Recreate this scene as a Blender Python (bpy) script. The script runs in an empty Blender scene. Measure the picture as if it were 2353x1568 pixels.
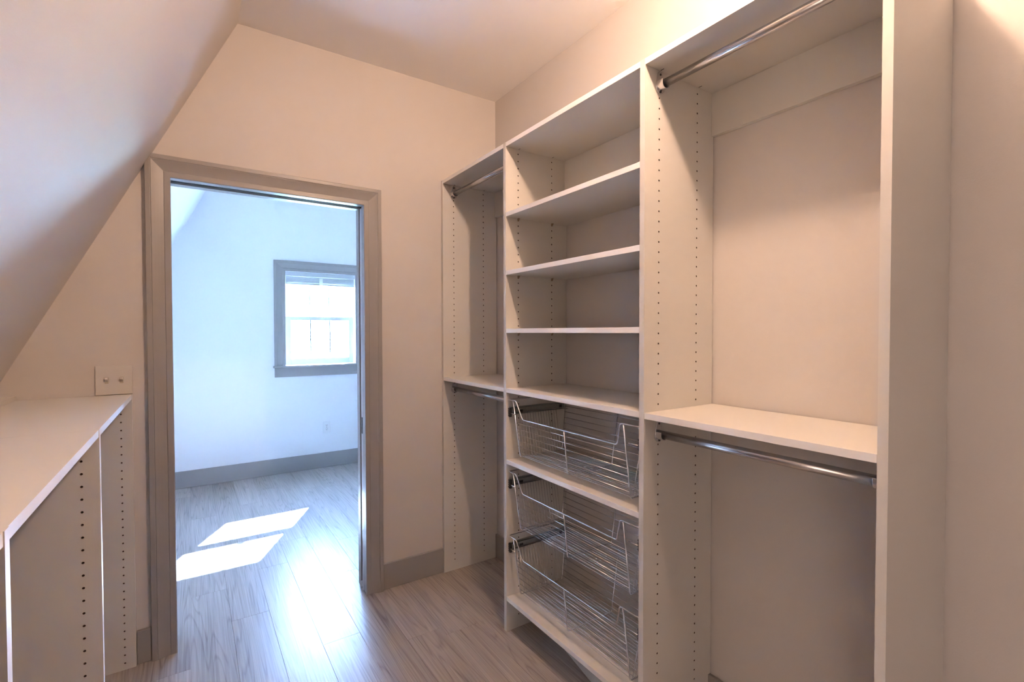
import bpy, bmesh, math, random
from mathutils import Vector, Matrix
random.seed(7)
R = math.radians
scene = bpy.context.scene
COL = scene.collection

# ------------------------------------------------------------------ camera
CAM = Vector((-1.5199, -2.4648, 1.3459)); YAW, PIT, ROL = 0.5861, -0.0193, -0.0018
cd = bpy.data.cameras.new('camera'); cam = bpy.data.objects.new('camera', cd); COL.objects.link(cam)
cd.sensor_width = 36.0; cd.sensor_fit = 'HORIZONTAL'; cd.lens = 36.0 * 1113.95 / 2353.0
cd.clip_start = 0.02; cd.clip_end = 500
_f = Vector((math.sin(YAW) * math.cos(PIT), math.cos(YAW) * math.cos(PIT), math.sin(PIT)))
_r = Vector((math.cos(YAW), -math.sin(YAW), 0)); _u = _r.cross(_f)
_r2 = _r * math.cos(ROL) + _u * math.sin(ROL); _u2 = _u * math.cos(ROL) - _r * math.sin(ROL)
M = Matrix.Identity(4)
for i in range(3):
    M[i][0], M[i][1], M[i][2], M[i][3] = _r2[i], _u2[i], -_f[i], CAM[i]
cam.matrix_world = M
scene.camera = cam

# ------------------------------------------------------------------ light
SKY, SUN, LAMP, EXPO = 122.0, 820.0, 1230.0, -0.06
w = bpy.data.worlds.new('sky'); scene.world = w; w.use_nodes = True
wn = w.node_tree.nodes; wl = w.node_tree.links
bg = wn['Background']; bg.inputs['Strength'].default_value = SKY
geo = wn.new('ShaderNodeTexCoord'); sep = wn.new('ShaderNodeSeparateXYZ'); ramp = wn.new('ShaderNodeValToRGB')
wl.new(geo.outputs['Generated'], sep.inputs[0]); wl.new(sep.outputs['Z'], ramp.inputs[0]); wl.new(ramp.outputs[0], bg.inputs['Color'])
ramp.color_ramp.elements[0].position = 0.0; ramp.color_ramp.elements[0].color = (0.38, 0.58, 1.0, 1)
ramp.color_ramp.elements[1].position = 0.7; ramp.color_ramp.elements[1].color = (0.30, 0.50, 1.0, 1)
sd = bpy.data.lights.new('sun', 'SUN'); sun = bpy.data.objects.new('sun', sd); COL.objects.link(sun)
sd.energy = SUN; sd.angle = R(0.53); sd.color = (0.42, 0.61, 1.0)
sun.rotation_euler = Vector((-0.53, -1.0, -0.952)).to_track_quat('-Z', 'Y').to_euler()
sun.location = (3, 8, 7)
vs = scene.view_settings
scene.display_settings.display_device = 'sRGB'
vs.view_transform = 'Standard'; vs.look = 'None'; vs.gamma = 1.0; vs.exposure = EXPO; vs.use_curve_mapping = False
cy = scene.cycles
cy.max_bounces = 14; cy.diffuse_bounces = 10; cy.glossy_bounces = 6; cy.transparent_max_bounces = 12
cy.caustics_reflective = True; cy.blur_glossy = 1.0; cy.sample_clamp_indirect = 0.0

# ------------------------------------------------------------------ materials
def new_mat(name):
    m = bpy.data.materials.new(name); m.use_nodes = True
    return m, m.node_tree.nodes, m.node_tree.links, m.node_tree.nodes['Principled BSDF']
def mat(name, col, rough=0.5, metal=0.0, spec=0.5, bump=0.0, bscale=300.0, var=0.0, vscale=6.0, coat=0.0):
    m, n, l, b = new_mat(name)
    b.inputs['Base Color'].default_value = (*col, 1); b.inputs['Roughness'].default_value = rough
    b.inputs['Metallic'].default_value = metal; b.inputs['Specular IOR Level'].default_value = spec
    b.inputs['Coat Weight'].default_value = coat
    tc = n.new('ShaderNodeTexCoord')
    if bump:
        t = n.new('ShaderNodeTexNoise'); t.inputs['Scale'].default_value = bscale; t.inputs['Detail'].default_value = 3
        bp = n.new('ShaderNodeBump'); bp.inputs['Strength'].default_value = bump; bp.inputs['Distance'].default_value = 0.002
        l.new(tc.outputs['Object'], t.inputs['Vector']); l.new(t.outputs['Fac'], bp.inputs['Height']); l.new(bp.outputs['Normal'], b.inputs['Normal'])
    if var:
        t = n.new('ShaderNodeTexNoise'); t.inputs['Scale'].default_value = vscale; t.inputs['Detail'].default_value = 4
        mx = n.new('ShaderNodeMixRGB'); mx.inputs[1].default_value = (*col, 1); mx.inputs[2].default_value = (*[c * (1 - var) for c in col], 1)
        l.new(tc.outputs['Object'], t.inputs['Vector']); l.new(t.outputs['Fac'], mx.inputs[0]); l.new(mx.outputs[0], b.inputs['Base Color'])
    return m
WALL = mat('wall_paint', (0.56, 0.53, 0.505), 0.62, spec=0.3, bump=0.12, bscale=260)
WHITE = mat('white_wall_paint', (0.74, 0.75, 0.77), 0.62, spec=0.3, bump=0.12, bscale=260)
CEIL = mat('ceiling_paint', (0.86, 0.84, 0.82), 0.8, spec=0.2, bump=0.1, bscale=200)
TRIM = mat('grey_trim_paint', (0.30, 0.285, 0.275), 0.38, spec=0.45, bump=0.03, bscale=120)
MELA = mat('white_melamine', (0.60, 0.58, 0.54), 0.42, spec=0.4, bump=0.06, bscale=500)
EDGE = mat('daylit_edge_band', (0.82, 0.805, 0.79), 0.4, bump=0.03, bscale=300)  # paler front edge band: daylight falling on it is put into the colour
HOLE = mat('particle_board', (0.10, 0.055, 0.03), 0.9, var=0.4, vscale=400)
DARK = mat('dark_seam', (0.05, 0.045, 0.04), 0.6)
CHROME = mat('chrome_wire', (0.74, 0.74, 0.76), 0.26, metal=1.0, var=0.05, vscale=40)
SATIN = mat('satin_chrome_tube', (0.60, 0.59, 0.59), 0.27, metal=1.0, var=0.05, vscale=20)
ZINC = mat('zinc_slide', (0.36, 0.385, 0.37), 0.42, metal=0.85, var=0.15, vscale=60)
ABSORBER = mat('brown_light_absorber', (0.13, 0.062, 0.025), 0.6, bump=.1)  # dark colour of the added enclosure, soaks up bounce light behind the camera
BLACK = mat('black_plastic', (0.02, 0.02, 0.022), 0.4)
BROWNCLIP = mat('tan_plastic', (0.30, 0.23, 0.16), 0.5)
WHITEP = mat('white_plastic', (0.70, 0.71, 0.72), 0.3)
SLOT = mat('beige_plastic', (0.42, 0.37, 0.30), 0.45)
PLATE = mat('almond_plastic', (0.57, 0.545, 0.51), 0.3, spec=0.5)
WINW = mat('white_vinyl', (0.66, 0.67, 0.68), 0.35)
DOORP = mat('grey_door_paint', (0.44, 0.43, 0.42), 0.3, spec=0.5)
BLIND = mat('blind_slat', (0.50, 0.52, 0.54), 0.4)
LAWN = mat('lawn', (0.20, 0.24, 0.12), 0.9, var=0.5, vscale=0.6)
CLEAR = mat('clear_plastic', (0.85, 0.87, 0.9), 0.15)
def glass_mat():
    m, n, l, b = new_mat('window_glass')
    n.remove(b); out = n['Material Output']
    tr = n.new('ShaderNodeBsdfTransparent'); gl = n.new('ShaderNodeBsdfGlossy'); gl.inputs['Roughness'].default_value = 0.02
    fr = n.new('ShaderNodeFresnel'); fr.inputs['IOR'].default_value = 1.45; mx = n.new('ShaderNodeMixShader')
    tr.inputs['Color'].default_value = (0.93, 0.95, 0.95, 1)
    ge = n.new('ShaderNodeNewGeometry'); su = n.new('ShaderNodeMath'); su.operation = 'SUBTRACT'; su.inputs[0].default_value = 1.0; l.new(ge.outputs['Backfacing'], su.inputs[1])
    mu = n.new('ShaderNodeMath'); mu.operation = 'MULTIPLY'; l.new(fr.outputs[0], mu.inputs[0]); l.new(su.outputs[0], mu.inputs[1])
    l.new(mu.outputs[0], mx.inputs[0]); l.new(tr.outputs[0], mx.inputs[1]); l.new(gl.outputs[0], mx.inputs[2]); l.new(mx.outputs[0], out.inputs['Surface'])
    return m
GLASS = glass_mat()
def lamp_mat(s):
    m, n, l, b = new_mat('lit_diffuser')
    b.inputs['Base Color'].default_value = (0.9, 0.9, 0.88, 1)
    b.inputs['Emission Color'].default_value = (1.0, 0.66, 0.46, 1); b.inputs['Emission Strength'].default_value = s
    return m
def wood_mat():
    m, n, l, b = new_mat('greige_oak_plank')
    tc = n.new('ShaderNodeTexCoord'); oi = n.new('ShaderNodeObjectInfo')
    mul = n.new('ShaderNodeVectorMath'); mul.operation = 'SCALE'; mul.inputs['Scale'].default_value = 37.0
    cmb = n.new('ShaderNodeCombineXYZ')
    l.new(oi.outputs['Random'], cmb.inputs['X']); l.new(oi.outputs['Random'], cmb.inputs['Y']); l.new(oi.outputs['Random'], cmb.inputs['Z'])
    l.new(cmb.outputs[0], mul.inputs[0])
    add = n.new('ShaderNodeVectorMath'); l.new(tc.outputs['Object'], add.inputs[0]); l.new(mul.outputs[0], add.inputs[1])
    def mapped(sc):
        mp = n.new('ShaderNodeMapping'); mp.inputs['Scale'].default_value = sc; l.new(add.outputs[0], mp.inputs['Vector']); return mp.outputs[0]
    # cathedral figure: contour lines of a stretched noise
    n1 = n.new('ShaderNodeTexNoise'); n1.inputs['Scale'].default_value = 1.0; n1.inputs['Detail'].default_value = 1.6; n1.inputs['Roughness'].default_value = 0.45
    l.new(mapped((11.0, 0.55, 1.0)), n1.inputs['Vector'])
    m1 = n.new('ShaderNodeMath'); m1.operation = 'MULTIPLY'; m1.inputs[1].default_value = 19.0; l.new(n1.outputs['Fac'], m1.inputs[0])
    m2 = n.new('ShaderNodeMath'); m2.operation = 'FRACT'; l.new(m1.outputs[0], m2.inputs[0])
    r1 = n.new('ShaderNodeValToRGB'); l.new(m2.outputs[0], r1.inputs[0])
    e = r1.color_ramp.elements; e[0].position = 0.0; e[0].color = (0.25, 0.25, 0.25, 1); e[1].position = 0.16; e[1].color = (0.8, 0.8, 0.8, 1)
    x = e.new(0.8); x.color = (1, 1, 1, 1); x = e.new(1.0); x.color = (0.3, 0.3, 0.3, 1)
    # fine pores
    n2 = n.new('ShaderNodeTexNoise'); n2.inputs['Scale'].default_value = 1.0; n2.inputs['Detail'].default_value = 5
    l.new(mapped((170.0, 3.0, 1.0)), n2.inputs['Vector'])
    # broad tone
    n3 = n.new('ShaderNodeTexNoise'); n3.inputs['Scale'].default_value = 1.0; n3.inputs['Detail'].default_value = 3
    l.new(mapped((16.0, 0.9, 1.0)), n3.inputs['Vector'])
    a1 = n.new('ShaderNodeMath'); a1.operation = 'MULTIPLY_ADD'; a1.inputs[1].default_value = 0.24; l.new(r1.outputs[0], a1.inputs[0])
    a2 = n.new('ShaderNodeMath'); a2.operation = 'MULTIPLY_ADD'; a2.inputs[1].default_value = 0.62; l.new(n2.outputs['Fac'], a2.inputs[0])
    a3 = n.new('ShaderNodeMath'); a3.operation = 'MULTIPLY_ADD'; a3.inputs[1].default_value = 0.36; l.new(n3.outputs['Fac'], a3.inputs[0])
    a4 = n.new('ShaderNodeMath'); a4.operation = 'MULTIPLY_ADD'; a4.inputs[1].default_value = 0.12; a4.inputs[2].default_value = -0.10; l.new(oi.outputs['Random'], a4.inputs[0])
    l.new(a4.outputs[0], a3.inputs[2]); l.new(a3.outputs[0], a2.inputs[2]); l.new(a2.outputs[0], a1.inputs[2])
    r2 = n.new('ShaderNodeValToRGB'); l.new(a1.outputs[0], r2.inputs[0])
    e = r2.color_ramp.elements; e[0].position = 0.32; e[0].color = (0.125, 0.105, 0.094, 1); e[1].position = 0.86; e[1].color = (0.45, 0.405, 0.375, 1)
    x = e.new(0.58); x.color = (0.31, 0.272, 0.247, 1)
    l.new(r2.outputs[0], b.inputs['Base Color'])
    b.inputs['Roughness'].default_value = 0.31; b.inputs['Specular IOR Level'].default_value = 0.8
    bp = n.new('ShaderNodeBump'); bp.inputs['Strength'].default_value = 0.10; bp.inputs['Distance'].default_value = 0.001
    l.new(a1.outputs[0], bp.inputs['Height']); l.new(bp.outputs[0], b.inputs['Normal'])
    return m
WOOD = wood_mat()

# ------------------------------------------------------------------ mesh helpers
class MB:
    def __init__(s): s.v = []; s.f = []; s.m = []; s.sm = []
    def face(s, pts, mi=0, smooth=False):
        i = len(s.v); s.v += [tuple(p) for p in pts]; s.f.append(tuple(range(i, i + len(pts)))); s.m.append(mi); s.sm.append(smooth)
    def box(s, x0, x1, y0, y1, z0, z1, mi=0):
        x0, x1 = min(x0, x1), max(x0, x1); y0, y1 = min(y0, y1), max(y0, y1); z0, z1 = min(z0, z1), max(z0, z1)
        i = len(s.v); s.v += [(x, y, z) for z in (z0, z1) for (x, y) in ((x0, y0), (x1, y0), (x1, y1), (x0, y1))]
        for q in ((3, 2, 1, 0), (4, 5, 6, 7), (0, 1, 5, 4), (1, 2, 6, 5), (2, 3, 7, 6), (3, 0, 4, 7)):
            s.f.append(tuple(i + k for k in q)); s.m.append(mi); s.sm.append(False)
        return s
    def prism(s, outline, axis, a, b, mi=0, smooth=False):
        """outline of 2D points extruded along axis ('x','y','z') from a to b"""
        def P(p, t): return {'x': (t, p[0], p[1]), 'y': (p[0], t, p[1]), 'z': (p[0], p[1], t)}[axis]
        k = len(outline); i = len(s.v)
        s.v += [P(p, a) for p in outline] + [P(p, b) for p in outline]
        s.f.append(tuple(i + j for j in range(k))); s.f.append(tuple(i + k + j for j in reversed(range(k)))); s.m += [mi, mi]; s.sm += [False, False]
        for j in range(k):
            s.f.append((i + (j + 1) % k, i + j, i + k + j, i + k + (j + 1) % k)); s.m.append(mi); s.sm.append(smooth)
        return s
    def cyl(s, p, q, r, n=12, mi=0, r2=None): return s.tube([p, q], r, n, mi)
    def tube(s, path, r, n=6, mi=0, closed=False):
        path = [Vector(p) for p in path]; L = len(path); i = len(s.v); prev = None
        for k, p in enumerate(path):
            if closed: t = (path[(k + 1) % L] - path[k - 1]).normalized()
            else: t = (path[min(k + 1, L - 1)] - path[max(k - 1, 0)]).normalized()
            if prev is None:
                a = Vector((0, 0, 1)) if abs(t.z) < 0.9 else Vector((1, 0, 0))
                nrm = (a - t * a.dot(t)).normalized()
            else: nrm = (prev - t * prev.dot(t)).normalized()
            prev = nrm; bn = t.cross(nrm)
            for j in range(n):
                an = 2 * math.pi * j / n
                s.v.append(tuple(p + (nrm * math.cos(an) + bn * math.sin(an)) * r))
        for k in range(L if closed else L - 1):
            for j in range(n):
                a = i + k * n + j; b = i + k * n + (j + 1) % n; k2 = (k + 1) % L
                s.f.append((a, b, i + k2 * n + (j + 1) % n, i + k2 * n + j)); s.m.append(mi); s.sm.append(True)
        if not closed:
            s.f.append(tuple(i + j for j in reversed(range(n)))); s.f.append(tuple(i + (L - 1) * n + j for j in range(n))); s.m += [mi, mi]; s.sm += [False, False]
        return s
    def lathe(s, prof, c, n=32, mi=0):
        """profile of (r,z) turned about the vertical through c"""
        i = len(s.v)
        for (r, z) in prof:
            for j in range(n):
                a = 2 * math.pi * j / n; s.v.append((c[0] + r * math.cos(a), c[1] + r * math.sin(a), c[2] + z))
        for k in range(len(prof) - 1):
            for j in range(n):
                s.f.append((i + k * n + j, i + k * n + (j + 1) % n, i + (k + 1) * n + (j + 1) % n, i + (k + 1) * n + j)); s.m.append(mi); s.sm.append(True)
        return s
    def build(s, name, mats, parent=None, bevel=0.0, clip=None, origin=None):
        me = bpy.data.meshes.new(name); mats = mats if isinstance(mats, (list, tuple)) else [mats]
        o0 = Vector(origin) if origin is not None else Vector((0, 0, 0))
        me.from_pydata([tuple(Vector(p) - o0) for p in s.v], [], s.f)
        for mm in mats: me.materials.append(mm)
        for p, mi, sm in zip(me.polygons, s.m, s.sm): p.material_index = mi; p.use_smooth = sm
        bm = bmesh.new(); bm.from_mesh(me)
        if clip:
            for (co, no) in clip:
                g = bmesh.ops.bisect_plane(bm, geom=bm.verts[:] + bm.edges[:] + bm.faces[:], plane_co=Vector(co) - o0, plane_no=no, clear_outer=True)
                ed = [e for e in g['geom_cut'] if isinstance(e, bmesh.types.BMEdge)]
                if ed: bmesh.ops.holes_fill(bm, edges=ed)
        bmesh.ops.recalc_face_normals(bm, faces=bm.faces[:])
        bm.to_mesh(me); bm.free(); me.update()
        o = bpy.data.objects.new(name, me); COL.objects.link(o)
        if parent is not None:
            o.parent = parent; o.location = o0 - parent_loc(parent)
        else: o.location = o0
        if bevel:
            md = o.modifiers.new('edge_round', 'BEVEL'); md.width = bevel; md.segments = 2; md.limit_method = 'ANGLE'
        return o
def lit_edge_band(o, sx):
    """second material on the faces that look along sx (the front edge, daylight painted into its colour)"""
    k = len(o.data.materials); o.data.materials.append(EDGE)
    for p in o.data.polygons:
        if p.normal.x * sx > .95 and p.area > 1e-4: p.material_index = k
    return o
def parent_loc(p):
    v = Vector((0, 0, 0))
    while p is not None: v += p.location; p = p.parent
    return v
def empty(name, loc, label=None, cat=None, group=None):
    o = bpy.data.objects.new(name, None); COL.objects.link(o); o.location = loc; o.empty_display_size = 0.05
    if label: o['label'] = label; o['category'] = cat
    if group: o['group'] = group
    return o
def tag(o, label, cat, group=None):
    o['label'] = label; o['category'] = cat
    if group: o['group'] = group
    return o
def struct(o, label=None, cat=None):
    o['kind'] = 'structure'
    if label: o['label'] = label
    if cat: o['category'] = cat
    return o
def copy_tree(o, loc=None, parent=None):
    c = o.copy(); COL.objects.link(c)
    if parent is not None: c.parent = parent
    if loc is not None: c.location = loc
    for ch in list(o.children): copy_tree(ch, None, c)
    return c

# ------------------------------------------------------------------ dimensions (metres)
ZC = 2.704                                   # flat ceiling
SL = 2.02                                    # slope of the sloping ceiling
def slope_x(z): return -1.329 - (ZC - z) / SL
T = 0.019; D = 0.354
ZT = 2.1793
Y0, Y1, Y2, Y3 = -0.0219, -0.6602, -1.4448, -2.075   # camera-side faces of the four uprights
YF = 2.574                                   # far wall of the next room
DXL, DXR, DH, CW = -1.5796, -0.7845, 1.9831, 0.0862
JD = 0.14
XR2 = 1.9; YB = -2.85
SLOPE_N = Vector((-SL, 0, 1)).normalized()   # outward normal of the sloping ceiling
SLOPE_P = (-1.329, 0, ZC)

# ------------------------------------------------------------------ room shell
fl = struct(MB().box(-2.5, XR2 + .12, YB, YF + .15, -0.06, -0.0045).build('floor', DARK), 'grey-brown wood plank floor running from the closet into the next room', 'floor')
struct(MB().box(0, 0.12, YB, 0.0, 0, ZC + .1).build('wall_right', WALL), 'cream painted wall behind the tall closet shelving', 'wall')
b = MB()
b.box(-2.6, -1.597, 0, JD, 0, ZC + .1)
b.box(-1.597, XR2, 0, JD, 2.0, ZC + .1)
b.box(-0.768, XR2, 0, 0.045, 0, 2.0)
b.box(-0.768, XR2, 0.095, JD, 0, 2.0)
b.box(0.10, XR2, 0.045, 0.095, 0, 2.0)
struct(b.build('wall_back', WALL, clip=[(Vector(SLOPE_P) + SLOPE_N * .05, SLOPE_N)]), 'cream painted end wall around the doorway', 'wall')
WXL, WXR, WZT, WZB = -0.7621, -0.1054, 1.9266, 1.0256
b = MB()
b.box(-2.6, WXL - .012, YF, YF + .14, 0, ZC + .1); b.box(WXR + .012, XR2, YF, YF + .14, 0, ZC + .1)
b.box(WXL - .012, WXR + .012, YF, YF + .14, 0, WZB - .03); b.box(WXL - .012, WXR + .012, YF, YF + .14, WZT + .012, ZC + .1)
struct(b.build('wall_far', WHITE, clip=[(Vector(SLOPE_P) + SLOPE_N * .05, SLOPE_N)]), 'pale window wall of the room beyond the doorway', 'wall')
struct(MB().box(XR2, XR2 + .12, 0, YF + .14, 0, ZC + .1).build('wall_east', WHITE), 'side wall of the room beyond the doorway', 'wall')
struct(MB().box(-2.47, -2.35, YB, YF + .14, 0, 0.70).build('wall_left', WALL), 'low knee wall under the sloping ceiling', 'wall')
HY = -6.2                                     # added dark enclosure, unseen behind the camera, cuts bounce light
b = MB(); b.box(-2.6, 0.12, HY - .1, HY, -.06, ZC + .11); b.box(0.0, 0.12, HY, YB, -.06, ZC + .11); b.box(-2.72, -2.6, HY, YB, -.06, ZC + .11)
b.box(-2.72, 0.12, HY, YB, ZC, ZC + .11); b.box(-2.72, 0.12, HY, YB, -.06, -.0045)
struct(b.build('wall_light_absorber', ABSORBER), 'unseen dark brown enclosure added behind the closet to absorb bounce light', 'wall')
b = MB(); xb, zb = slope_x(0.55), 0.55
b.prism([(-1.329, ZC), (xb, zb), (xb - .16, zb + .06), (-1.329 - .11, ZC + .11), (-1.329, ZC + .11)], 'y', YB, .07)
struct(b.build('ceiling_slope', WALL), 'steep sloping ceiling over the low unit', 'ceiling')
b = MB(); b.prism([(-1.329, ZC), (xb, zb), (xb - .16, zb + .06), (-1.329 - .11, ZC + .11), (-1.329, ZC + .11)], 'y', .07, YF + .14)
struct(b.build('ceiling_slope', WHITE), 'white sloping ceiling of the room beyond the doorway', 'ceiling')
struct(MB().box(-1.329, XR2, JD - .0005, JD + .004, 2.09, ZC).box(DXR + CW, XR2, JD - .0005, JD + .004, 0, 2.09).build('wall_bedroom', WHITE), 'white far side of the doorway wall', 'wall')
struct(MB().box(-1.329, XR2 + .12, YB, YF + .14, ZC, ZC + .11).build('ceiling', CEIL), 'flat cream ceiling', 'ceiling')

# floor planks: each its own object, sharing one mesh
PW, PL, PT = 0.1575, 1.22, 0.0045
def plank_mesh(L):
    me = bpy.data.meshes.new('plank'); g = 0.0003; c = 0.0005; hw = PW / 2 - g; hl = L / 2 - g
    v = [(sx * (hw - k), sy * (hl - k), z) for z, k in ((-PT, 0), (-c, 0), (0, c)) for sx, sy in ((-1, -1), (1, -1), (1, 1), (-1, 1))]
    f = [(8, 9, 10, 11)]
    for r in (0, 4):
        for j in range(4): f.append((r + j, r + (j + 1) % 4, r + 4 + (j + 1) % 4, r + 4 + j))
    me.from_pydata(v, [], f); me.materials.append(WOOD); me.update(); return me
PM = {}
for k in range(-8, 21):
    x0 = -1.2175 + k * PW; xc = x0 + PW / 2
    if xc < -2.42 or xc > XR2 + .05: continue
    if k == -1: ys = 0.115                              # end joints seen in the photograph
    elif k == -2: ys = 0.46
    elif k == 0: ys = 0.60
    elif k == 1: ys = -0.30
    elif k == 2: ys = 0.30
    elif k == 3: ys = -0.47
    else: ys = random.uniform(-.6, .6)
    lo = YB if xc < 0.05 else 0.02
    y = ys
    while y - PL > lo - PL: y -= PL
    while y < YF + .05:
        a, c_ = max(y, lo - .05), min(y + PL, YF + .06)
        if c_ - a > .02:
            L = round(c_ - a, 3)
            if L not in PM: PM[L] = plank_mesh(L)
            o = bpy.data.objects.new('plank', PM[L]); COL.objects.link(o); o.parent = fl
            o.location = (xc, (a + c_) / 2, 0)
        y += PL

# baseboards
def base(name, x0, x1, y0, y1, h, label):
    return struct(MB().box(x0, x1, y0, y1, 0.0, h).build(name, TRIM, bevel=0.003), label, 'baseboard')
BH = 0.1364
base('baseboard_back', DXR + CW, -D - .001, -0.014, -0.0002, BH, 'grey baseboard between door casing and tall shelving')
base('baseboard_left', -1.714, DXL - CW, -0.014, -0.0002, BH, 'short grey baseboard left of the doorway')
base('baseboard_right', -0.014, -0.0002, YB, -0.0005, BH, 'grey baseboard behind the tall shelving')
base('baseboard_far', -2.3, XR2, YF - .014, YF - .0002, 0.1462, 'blue-grey baseboard under the window of the next room')

# ------------------------------------------------------------------ doorway with pocket door
dr = struct(empty('door_1', (-1.18, 0.0, 0)), 'grey cased doorway with a pocket door slid into the wall', 'doorway')
CP = [(0, 0), (0, -.010), (.003, -.0125), (.022, -.0125), (.024, -.0105), (.028, -.0115), (.036, -.0135), (.046, -.0165), (.056, -.0200), (.062, -.0225), (.065, -.0235), (.067, -.0215), (.070, -.0235), (CW - .002, -.0235), (CW, -.0215), (CW, 0)]
def casing(p0, p1, outward, miter0, miter1, name, par=dr, prof=CP, yb=0.0, clip=None, m=TRIM):
    """profile (distance outward from the inner edge, depth) swept from p0 to p1 (x,z points of the inner edge)"""
    p0, p1, outv = Vector((p0[0], 0, p0[1])), Vector((p1[0], 0, p1[1])), Vector((outward[0], 0, outward[1]))
    d = (p1 - p0).normalized(); q = MB(); n = len(prof); i = 0
    for (base_, mt) in ((p0, -miter0), (p1, miter1)):
        for (a, dep) in prof:
            pt = base_ + outv * a + d * (a * mt); q.v.append((pt.x, yb + dep - .0001, pt.z))
    for j in range(n):
        q.f.append((j, (j + 1) % n, n + (j + 1) % n, n + j)); q.m.append(0); q.sm.append(False)
    q.f.append(tuple(reversed(range(n)))); q.f.append(tuple(range(n, 2 * n))); q.m += [0, 0]; q.sm += [False, False]
    return q.build(name, m, par, clip=clip)
CL = [(Vector(SLOPE_P) - SLOPE_N * 0.0005, SLOPE_N)]
casing((DXL, 0), (DXL, DH), (-1, 0), 0, 1, 'side_casing', clip=CL)
casing((DXR, 0), (DXR, DH), (1, 0), 0, 1, 'side_casing')
casing((DXL, DH), (DXR, DH), (0, 1), 1, 1, 'head_casing', clip=CL)
XJ = DXR + .0035
MB().box(-1.597, DXL - .0035, 0.0002, JD, 0, 2.0).build('side_jamb', TRIM, dr)
MB().box(XJ, -0.768, 0.0002, 0.045, 0, 1.9866).build('side_jamb', TRIM, dr, bevel=.001)
MB().box(XJ, -0.768, 0.095, JD, 0, 1.9866).build('side_jamb', TRIM, dr, bevel=.001)
MB().box(DXL - .0035, -0.768, 0.0002, 0.045, DH + .0035, 2.0).build('head_jamb', TRIM, dr, bevel=.001)
MB().box(DXL - .0035, -0.768, 0.095, JD, DH + .0035, 2.0).build('head_jamb', TRIM, dr, bevel=.001)
MB().prism([(.046, 1.9995), (.094, 1.9995), (.094, 1.997), (.079, 1.997), (.079, 1.988), (.075, 1.988), (.075, 1.997), (.065, 1.997), (.065, 1.988), (.061, 1.988), (.061, 1.997), (.046, 1.997)], 'x', DXL, -0.768).build('door_track', DARK, dr)
ds = MB().box(XJ + .004, -0.02, 0.0525, 0.0875, 0.012, 1.985).build('door_slab', DOORP, dr, bevel=.0015)
MB().box(XJ + .0025, XJ + .006, 0.062, 0.078, 0.815, 0.90).build('edge_pull', BLACK, ds)
for ya in (.0885, .0458): MB().box(XJ - .006, XJ + .006, ya, ya + .006, 0.0, 0.03).build('floor_guide', WINW, dr)

# ------------------------------------------------------------------ window in the far room
wi = struct(empty('window_1', (-.434, YF, WZB)), 'double-hung white window with grey casing in the next room', 'window')
WC = 0.0985
casing((WXL, WZB), (WXL, WZT), (-1, 0), 0, 1, 'side_casing', wi, [(a * WC / CW, d * .8) for a, d in CP], YF)
casing((WXR, WZB), (WXR, WZT), (1, 0), 0, 1, 'side_casing', wi, [(a * WC / CW, d * .8) for a, d in CP], YF)
casing((WXL, WZT), (WXR, WZT), (0, 1), 1, 1, 'head_casing', wi, [(a * WC / CW, d * .8) for a, d in CP], YF)
MB().box(WXL - WC - .012, WXR + WC + .012, YF - .034, YF + .03, WZB - .019, WZB).build('window_sill', TRIM, wi, bevel=.003)
MB().box(WXL - WC, WXR + WC, YF - .016, YF - .0002, 0.9174, WZB - .0195).build('apron', TRIM, wi, bevel=.002)
b = MB(); b.box(WXL - .012, WXL, YF, YF + .14, WZB, WZT); b.box(WXR, WXR + .012, YF, YF + .14, WZB, WZT)
b.box(WXL - .012, WXR + .012, YF, YF + .14, WZT, WZT + .012); b.box(WXL - .012, WXR + .012, YF + .03, YF + .15, WZB - .03, WZB)
b.build('window_jamb', WINW, wi)
def sash(y, z0, z1, bot, top, side, x0, x1):
    s = MB(); s.box(x0, x0 + side, y, y + .03, z0, z1); s.box(x1 - side, x1, y, y + .03, z0, z1)
    s.box(x0 + side, x1 - side, y, y + .03, z0, z0 + bot); s.box(x0 + side, x1 - side, y, y + .03, z1 - top, z1)
    o = s.build('sash', WINW, wi, bevel=.002)
    MB().box(x0 + side, x1 - side, y + .012, y + .017, z0 + bot, z1 - top).build('pane', GLASS, o)
    gx0, gx1, gz0, gz1 = x0 + side, x1 - side, z0 + bot, z1 - top
    for k in (1, 2):
        xx = gx0 + (gx1 - gx0) * k / 3; MB().box(xx - .006, xx + .006, y + .0175, y + .0225, gz0, gz1).build('muntin', WINW, o)
    zz = (gz0 + gz1) / 2; MB().box(gx0, gx1, y + .0230, y + .0265, zz - .006, zz + .006).build('muntin', WINW, o)
    return o
sash(YF + .045, WZB + .002, 1.497, .060, .034, .045, WXL + .008, WXR - .008)
sash(YF + .082, 1.462, WZT - .002, .034, .05, .045, WXL + .008, WXR - .008)
MB().box(-.46, -.41, YF + .032, YF + .046, 1.497, 1.509).build('sash_lock', WINW, wi)

bl = empty('window_blind', (-.434, YF + .02, WZT), 'raised pale slatted blind bunched under the top of the window', 'blind')
MB().box(WXL + .003, WXR - .003, YF + .004, YF + .040, WZT - .043, WZT - .003).build('headrail', BLIND, bl, bevel=.002)
for k in range(9):
    z = WZT - .0462 - k * .0064
    MB().prism([(YF + .006, z), (YF + .021, z + .0018), (YF + .037, z), (YF + .037, z - .0056), (YF + .021, z - .0040), (YF + .006, z - .0056)], 'x', WXL + .006, WXR - .006).build('slat', BLIND, bl)
MB().box(WXL + .005, WXR - .005, YF + .005, YF + .038, WZT - .122, WZT - .105).build('bottom_rail', BLIND, bl, bevel=.002)
MB().box(-.449, -.419, YF + .0005, YF + .0045, WZT - .118, WZT - .052).build('cord_clip', CLEAR, bl, bevel=.001)

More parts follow.
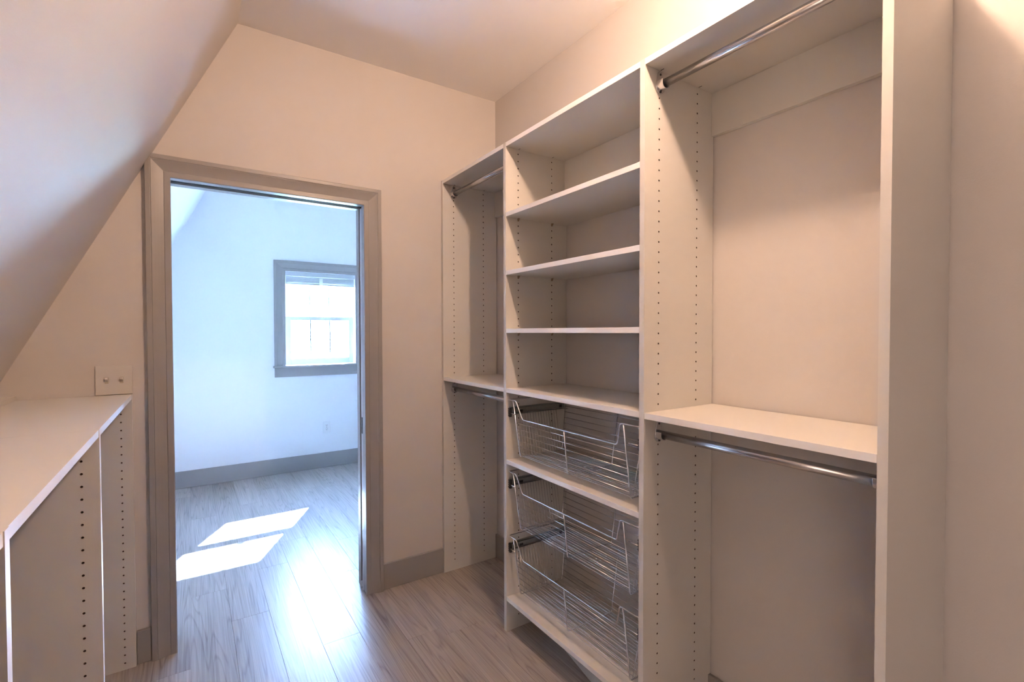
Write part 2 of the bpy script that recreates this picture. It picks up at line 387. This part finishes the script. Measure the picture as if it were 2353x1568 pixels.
# outlet on the far wall
ou = empty('wall_outlet', (-.396, YF, .396), 'white duplex power outlet low on the far wall below the window', 'outlet')
MB().box(-.431, -.361, YF - .0055, YF - .0002, .339, .453).build('cover_plate', WHITEP, ou, bevel=.002)
for dz in (-.0195, .0195):
    z = .396 + dz; o = MB().prism([(-.396 + .017 * math.cos(a) * 1.0, z + max(-.0135, min(.0135, .0175 * math.sin(a)))) for a in [2 * math.pi * k / 20 for k in range(20)]], 'y', YF - .0075, YF - .005).build('receptacle', WHITEP, ou)
    MB().box(-.404, -.4015, YF - .0079, YF - .0070, z - .002, z + .008).build('slot', BLACK, o); MB().box(-.3905, -.388, YF - .0079, YF - .0070, z - .001, z + .007).build('slot', BLACK, o)
    MB().cyl((-.396, YF - .0079, z - .0075), (-.396, YF - .0070, z - .0075), .0026, 10).build('ground_slot', BLACK, o)
MB().cyl((-.396, YF - .0066, .396), (-.396, YF - .005, .396), .003, 10).build('screw', CHROME, ou)

# ------------------------------------------------------------------ drilled panels
HR = 0.0031
def drilled_face(q, xs, zlo, zhi, cols, y, sgn, zs, notch=None):
    """one face of an upright in the plane y; sgn=-1 faces -y. cols: hole-row x's; zs: hole heights; real blind holes 8 mm deep"""
    x0, x1 = xs; hw = .008; cuts = [x0]
    for c in cols: cuts += [c - hw, c + hw]
    cuts.append(x1)
    def P(x, z): return (x, y, z)
    for i in range(0, len(cuts) - 1):
        a, c_ = cuts[i], cuts[i + 1]
        if i % 2 == 0:
            if notch and i == len(cuts) - 2:
                q.face([P(a, notch[1]), P(c_, notch[1]), P(c_, zhi), P(a, zhi)]); q.face([P(a, zlo), P(notch[0], zlo), P(notch[0], notch[1]), P(a, notch[1])])
            else: q.face([P(a, zlo), P(c_, zlo), P(c_, zhi), P(a, zhi)])
        else:
            xc = (a + c_) / 2; zp = zlo
            for z in sorted(zs):
                if z - hw < zp or z + hw > zhi: continue
                if z - hw > zp + 1e-5: q.face([P(a, zp), P(c_, zp), P(c_, z - hw), P(a, z - hw)])
                sq = [(c_, z), (c_, z + hw), (xc, z + hw), (a, z + hw), (a, z), (a, z - hw), (xc, z - hw), (c_, z - hw)]
                oc = [(xc + HR * math.cos(k * math.pi / 4), z + HR * math.sin(k * math.pi / 4)) for k in range(8)]
                yd = y - sgn * .008
                for k in range(8):
                    n = (k + 1) % 8
                    q.face([P(*oc[k]), P(*sq[k]), P(*sq[n]), P(*oc[n])])
                    q.face([P(*oc[k]), P(*oc[n]), (oc[n][0], yd, oc[n][1]), (oc[k][0], yd, oc[k][1])], 1)
                q.face([(px, yd, pz) for px, pz in oc], 1)
                zp = z + hw
            if zp < zhi - 1e-5: q.face([P(a, zp), P(c_, zp), P(c_, zhi), P(a, zhi)])
def rim(q, outline, ya, yb):
    n = len(outline)
    for k in range(n):
        a, c_ = outline[k], outline[(k + 1) % n]
        q.face([(a[0], ya, a[1]), (c_[0], ya, c_[1]), (c_[0], yb, c_[1]), (a[0], yb, a[1])])

HX1, HX2 = -0.2875, -0.0966
ZS = [0.0595 + .032 * k for k in range(66)]
XB = -0.007; NX, NZ = -0.0185, BH + .004
org = empty('closet_organizer', (-D / 2, -1.05, 0), 'tall white three-bay closet shelving unit along the right wall', 'shelving unit')
def upright(y, near, far):
    q = MB(); yb = y + T
    for (yy, sg, drl) in ((y, -1, near), (yb, 1, far)):
        drilled_face(q, (-D, XB), 0, ZT, (HX1, HX2) if drl else (), yy, sg, ZS, (NX, NZ))
    rim(q, [(-D, 0), (NX, 0), (NX, NZ), (XB, NZ), (XB, ZT), (-D, ZT)], y, yb)
    bmv = q.build('side_panel', [MELA, HOLE], org); lit_edge_band(bmv, -1); return bmv
upright(Y0, True, False); upright(Y1, True, True); upright(Y2, True, True); upright(Y3, False, True)
def shelf(name, ya, yb, ztop, xf=-D + .0008, xb=XB, fix=None):
    e = 0.0006
    o = MB().box(xf, xb, min(ya, yb) + e, max(ya, yb) - e, ztop - T, ztop).build(name, MELA, org, bevel=.0008); lit_edge_band(o, -1)
    for x in (HX1, HX2):
        for yy, sg in ((max(ya, yb), -1), (min(ya, yb), 1)):
            if fix == 'pin':
                q = MB(); z = ztop - T
                q.prism([(yy + sg * .0005, z - .0003), (yy + sg * .010, z - .0003), (yy + sg * .008, z - .004), (yy + sg * .0005, z - .013)], 'x', x - .004, x + .004); q.build('shelf_pin', BROWNCLIP, o)
            elif fix == 'cam':
                q = MB(); z = ztop - T; q.cyl((x, yy + sg * .011, z + .001), (x, yy + sg * .011, z - .0007), .0075, 14); q.build('cam_cap', MELA, o)
                q = MB(); q.box(x - .0015, x + .0015, yy + sg * .005, yy + sg * .017, z - .0012, z - .0006); q.build('cam_slot', BLACK, o)
    return o
B1 = (Y1 + T, Y0); B2 = (Y2 + T, Y1); B3 = (Y3 + T, Y2)
for bb in (B1, B2, B3): shelf('top_shelf', bb[0], bb[1], ZT, fix='cam')
shelf('shelf', B1[0], B1[1], 1.0945, fix='cam')
for z in (1.8723, 1.6156, 1.3594): shelf('shelf', B2[0], B2[1], z, fix='pin')
shelf('shelf', B2[0], B2[1], 1.0948, fix='cam'); shelf('shelf', B2[0], B2[1], 0.7762); shelf('shelf', B2[0], B2[1], 0.1592)
shelf('shelf', B3[0], B3[1], 1.0938, fix='cam')
for bb, zb in ((B1, 2.0170), (B2, 2.0165), (B3, 2.0158)):
    MB().box(-.0190, -.0005, bb[0] + .0006, bb[1] - .0006, zb, ZT - T - .0006).build('back_rail', MELA, org, bevel=.0006)

# drawer slides (parts of the shelving), one pair for each basket
ZB = [0.9925, 0.9925 - .320, 0.9925 - .608]
for zc in ZB:
    for yy, sg in ((Y1, -1), (Y2 + T, 1)):
        q = MB(); p = lambda a: yy + sg * a
        q.box(-.338, -.020, p(.0008), p(.0022), zc - .017, zc + .017); q.box(-.338, -.020, p(.0022), p(.011), zc + .0155, zc + .017); q.box(-.338, -.020, p(.0022), p(.011), zc - .017, zc - .0155)
        o = q.build('drawer_slide', ZINC, org); MB().box(-.332, -.03, p(.0022), p(.0112), zc - .011, zc + .011).build('inner_rail', ZINC, o)
        q = MB(); 
        prof = [(-.332, zc - .026), (-.332, zc + .014), (-.342, zc + .014)]
        for k in range(4):
            zt_ = zc + .0125 - k * .0095; prof += [(-.342, zt_), (-.344, zt_), (-.344, zt_ - .005), (-.342, zt_ - .005)]
        q.prism(prof + [(-.342, zc - .026)], 'y', p(.0008), p(.013))
        q.build('end_stop', BLACK, o)
        for xa, xe, za, ze in ((-.290, -.272, -.014, .002), (-.060, -.045, -.012, .006)): MB().box(xa, xe, p(.0112), p(.0128), zc + za, zc + ze).build('slide_catch', BLACK, o)

# ------------------------------------------------------------------ hanging rods
def flange(par, x, y, z, sg):
    """teardrop socket on the panel face at y; opens towards sg along y"""
    q = MB(); pts = []
    for k in range(9): a = math.pi - math.pi * k / 8; pts.append((x + .0110 * math.cos(a), z + .033 + .0110 * math.sin(a)))
    for k in range(13): a = -math.pi * k / 12; pts.append((x + .0195 * math.cos(a), z - .006 + .0195 * math.sin(a)))
    q.prism(pts, 'y', y + sg * .0004, y + sg * .0046)
    ring_o, ring_i = [], []
    for k in range(17):
        a = math.pi + math.pi * k / 16; ring_o.append((x + .0168 * math.cos(a), z - .001 + .0168 * math.sin(a))); ring_i.append((x + .0140 * math.cos(a), z - .001 + .0140 * math.sin(a)))
    ring_o = [(x - .0168, z + .009)] + ring_o + [(x + .0168, z + .009)]; ring_i = [(x - .0140, z + .009)] + ring_i + [(x + .0140, z + .009)]
    q.prism(ring_o + ring_i[::-1], 'y', y + sg * .0046, y + sg * .026, smooth=False)
    o = q.build('rod_socket', CHROME, par, bevel=.0008)
    MB().cyl((x, y + sg * .0046, z + .033), (x, y + sg * .0054, z + .033), .0034, 10).build('screw', BLACK, o)
    MB().cyl((x, y + sg * .0046, z - .0205), (x, y + sg * .0068, z - .0205), .003, 10).build('screw', BLACK, o)
def rod(bay, z, label):
    yb, ya = bay[1], bay[0]
    t = empty('hanging_rod', (HX1, (ya + yb) / 2, z), label, 'rod', 'chrome hanging rods in the closet shelving')
    MB().tube([(HX1, ya + .006, z), (HX1, yb - .006, z)], .0128, 24).build('tube', SATIN, t)
    flange(t, HX1, yb, z, -1); flange(t, HX1, ya, z, 1)
rod(B1, 2.1115, 'upper chrome hanging rod in the narrow bay beside the doorway wall')
rod(B1, 1.0265, 'lower chrome hanging rod below the shelf of the narrow bay by the doorway wall')
rod(B3, 2.1135, 'upper chrome hanging rod just under the top of the nearest wide bay')
rod(B3, 1.0215, 'lower chrome hanging rod under the middle shelf of the nearest wide bay')

# ------------------------------------------------------------------ wire baskets
def arc_path(pts, r=.012, n=4):
    out = [Vector(pts[0])]
    for i in range(1, len(pts) - 1):
        p0, p, p1 = Vector(pts[i - 1]), Vector(pts[i]), Vector(pts[i + 1])
        a = p + (p0 - p).normalized() * min(r, (p0 - p).length * .45); c_ = p + (p1 - p).normalized() * min(r, (p1 - p).length * .45)
        for k in range(n + 1):
            t = k / n; out.append(a * (1 - t) ** 2 + p * 2 * t * (1 - t) + c_ * t * t)
    out.append(Vector(pts[-1])); return out
YM = (Y1 + Y2 + T) / 2; HW = (Y1 - Y2 - T) / 2
def make_basket(label):
    """modelled with its top frame at z=0 (world z 1.045 for the first one)"""
    t = empty('wire_basket', (-.2, YM, 1.0445), label, 'basket', 'chrome wire baskets in the closet shelving')
    Z = 1.0445; bz = .797; XFt, XFb, XBt, XBb = -.346, -.321, -.045, -.086
    W, wt, wb = HW - .0085, .3375, .3185
    # top frame: along both sides at the top, with the dipped front
    q = MB(); dip = .076
    pts = [(XBt, YM + W, Z), (XFt, YM + W, Z), (XFt, YM + .316, Z), (XFt + .006, YM + .276, Z - dip), (XFt + .006, YM - .276, Z - dip), (XFt, YM - .296, Z), (XFt, YM - W, Z), (XBt, YM - W, Z)]
    q.tube(arc_path(pts, .010), .0027, 8); q.tube([(XBt, YM + W, Z), (XBt, YM - W, Z)], .0024, 8)
    q.build('top_frame', CHROME, t)
    # three bent ribs: front upright, floor bar, back upright
    for k, (yt, yb) in enumerate(((wt, wb), (0.0, 0.0), (-.310, -wb))):
        zt = Z - dip if k == 1 else Z - .002
        xt = XFt + .006 if k == 1 else XFt
        q = MB(); q.tube(arc_path([(xt, YM + yt, zt), (XFb, YM + yb, bz), (XBb, YM + yb, bz), (XBt, YM + (yt if k != 2 else -wt), Z)], .008), .0025, 8); q.build('rib', CHROME, t)
    def at(zv, front=True):
        f = (Z - zv) / (Z - bz); return (XFt + (XFb - XFt) * f if front else XBt + (XBb - XBt) * f), wt + (wb - wt) * f
    for k in range(6):
        zv = Z - .099 - k * .0258; x, yw = at(zv); f = (Z - zv) / (Z - bz); yr = .310 + (wb - .310) * f
        MB().tube([(x + .0035, YM + yw, zv), (x + .0035, YM - yr, zv)], .0014, 6).build('front_wire', CHROME, t)
    for k in range(9):
        zv = Z - .022 - k * .0258; x, yw = at(zv, False)
        MB().tube([(x - .0035, YM + yw, zv), (x - .0035, YM - yw, zv)], .0014, 6).build('back_wire', CHROME, t)
    zs = .984
    n = 16
    for k in range(n):
        x = XFb + .006 + (XBb - XFb - .012) * k / (n - 1); yw = wt + .004
        MB().tube(arc_path([(x, YM + yw + .016, zs), (x, YM + wb + .004, bz + .0035), (x, YM - wb - .004, bz + .0035), (x, YM - yw - .016, zs)], .006, 2), .0010, 5).build('bottom_wire', CHROME, t)
    for sg in (1, -1):
        q = MB(); q.tube([(XFt + .004, YM + sg * (wt - .008), zs), (XFt + .004, YM + sg * (HW - .014), zs), (XBt, YM + sg * (HW - .014), zs), (XBt, YM + sg * (wt - .01), zs)], .0022, 6); q.build('side_rail', CHROME, t)
    return t
bk = make_basket('highest of the three wire baskets, in the shelf opening of its own')
b2 = copy_tree(bk, (-.2, YM, 1.0445 - .320)); b2['label'] = 'middle wire basket, directly under the shelf that holds the highest basket'
b3 = copy_tree(bk, (-.2, YM, 1.0445 - .608)); b3['label'] = 'lowest wire basket, just above the bottom shelf of the centre bay'

# loose board standing askew under the bottom shelf
a, c_ = Vector((-.199, -.80, 0)), Vector((-.300, -1.345, 0)); d = (c_ - a).normalized(); nn = Vector((-d.y, d.x, 0)) * .016
if nn.x < 0: nn = -nn
q = MB(); q.prism([tuple(p)[:2] for p in (a, c_, c_ + nn, a + nn)], 'z', 0.0, .118)
tag(q.build('toe_board', MELA, bevel=.001), 'loose pale toe board standing askew under the bottom shelf', 'board')

# ------------------------------------------------------------------ low unit under the slope
LF, LT = -1.7155, 1.0983
LY = [-0.022, -0.8594, -1.6158, -2.372]
low = empty('low_shelving_unit', (-1.95, -1.6, 0), 'low white shelving unit with flat top under the sloping ceiling', 'shelving unit')
SC = [(Vector(SLOPE_P) - SLOPE_N * 0.006, SLOPE_N)]
LZ = [0.027 + .0321 * k for k in range(33)]
for y in LY:
    q = MB()
    drilled_face(q, (-2.33, LF), 0, LT, (-1.985, -1.7515), y, -1, LZ[:32]); drilled_face(q, (-2.33, LF), 0, LT, (), y + T, 1, [])
    rim(q, [(LF, 0), (-2.33, 0), (-2.33, LT), (LF, LT)], y, y + T)
    lit_edge_band(q.build('side_panel', [MELA, HOLE], low, clip=SC), 1)
for k in range(3):
    ya, yb = LY[k + 1] + T + .0001, LY[k] - .0001
    lit_edge_band(MB().box(-2.2, LF - .0015, ya, yb, LT - T, LT - .0002).build('top_panel', MELA, low, clip=SC), 1)
MB().box(-2.2, -2.050, -2.35, -.0008, LT + .0002, LT + .016).build('back_cleat', MELA, low, bevel=.001, clip=SC)

# ------------------------------------------------------------------ light switch
sw = empty('light_switch', (-1.7718, 0, 1.1567), 'almond double toggle switch plate left of the doorway above the low unit', 'light switch')
MB().box(-1.8295, -1.7140, -.0062, -.0002, 1.0997, 1.2147).build('cover_plate', PLATE, sw, bevel=.0022)
for dx in (-.023, .023):
    x = -1.7718 + dx; z = 1.1567
    MB().box(x - .0058, x + .0058, -.0066, -.0060, z - .0125, z + .0125).build('toggle_slot', SLOT, sw)
    MB().prism([(-.006, z - .006), (-.006, z + .011), (-.014, z + .0115), (-.0165, z + .008), (-.0165, z + .004)], 'x', x - .0045, x + .0045).build('toggle', PLATE, sw, bevel=.0006)
    for dz in (-.03, .03): MB().cyl((x, -.0070, z + dz), (x, -.0060, z + dz), .0028, 10).build('screw', PLATE, sw)

# ------------------------------------------------------------------ ceiling lamp of the closet (above the frame)
LX = -0.675
LM = lamp_mat(LAMP)
for LYY, lab in ((-1.84, 'small bare-bulb ceiling light over the middle of the closet'),):
    la = empty('ceiling_light', (LX, LYY, ZC), lab, 'lamp')
    MB().lathe([(0.0005, 0), (.062, 0), (.062, -.012), (.045, -.026), (.026, -.03)], (LX, LYY, ZC), 32).build('canopy', WINW, la)
    MB().lathe([(.013, -.03), (.015, -.060), (.026, -.085), (.031, -.105), (.028, -.122), (.016, -.134), (0.0005, -.137)], (LX, LYY, ZC), 32).build('bulb', LM, la)

# ------------------------------------------------------------------ outdoors
struct(MB().box(-60, 60, 4.0, 120, -3.3, -3.2).build('ground', LAWN), 'sunlit lawn outside the window', 'ground')
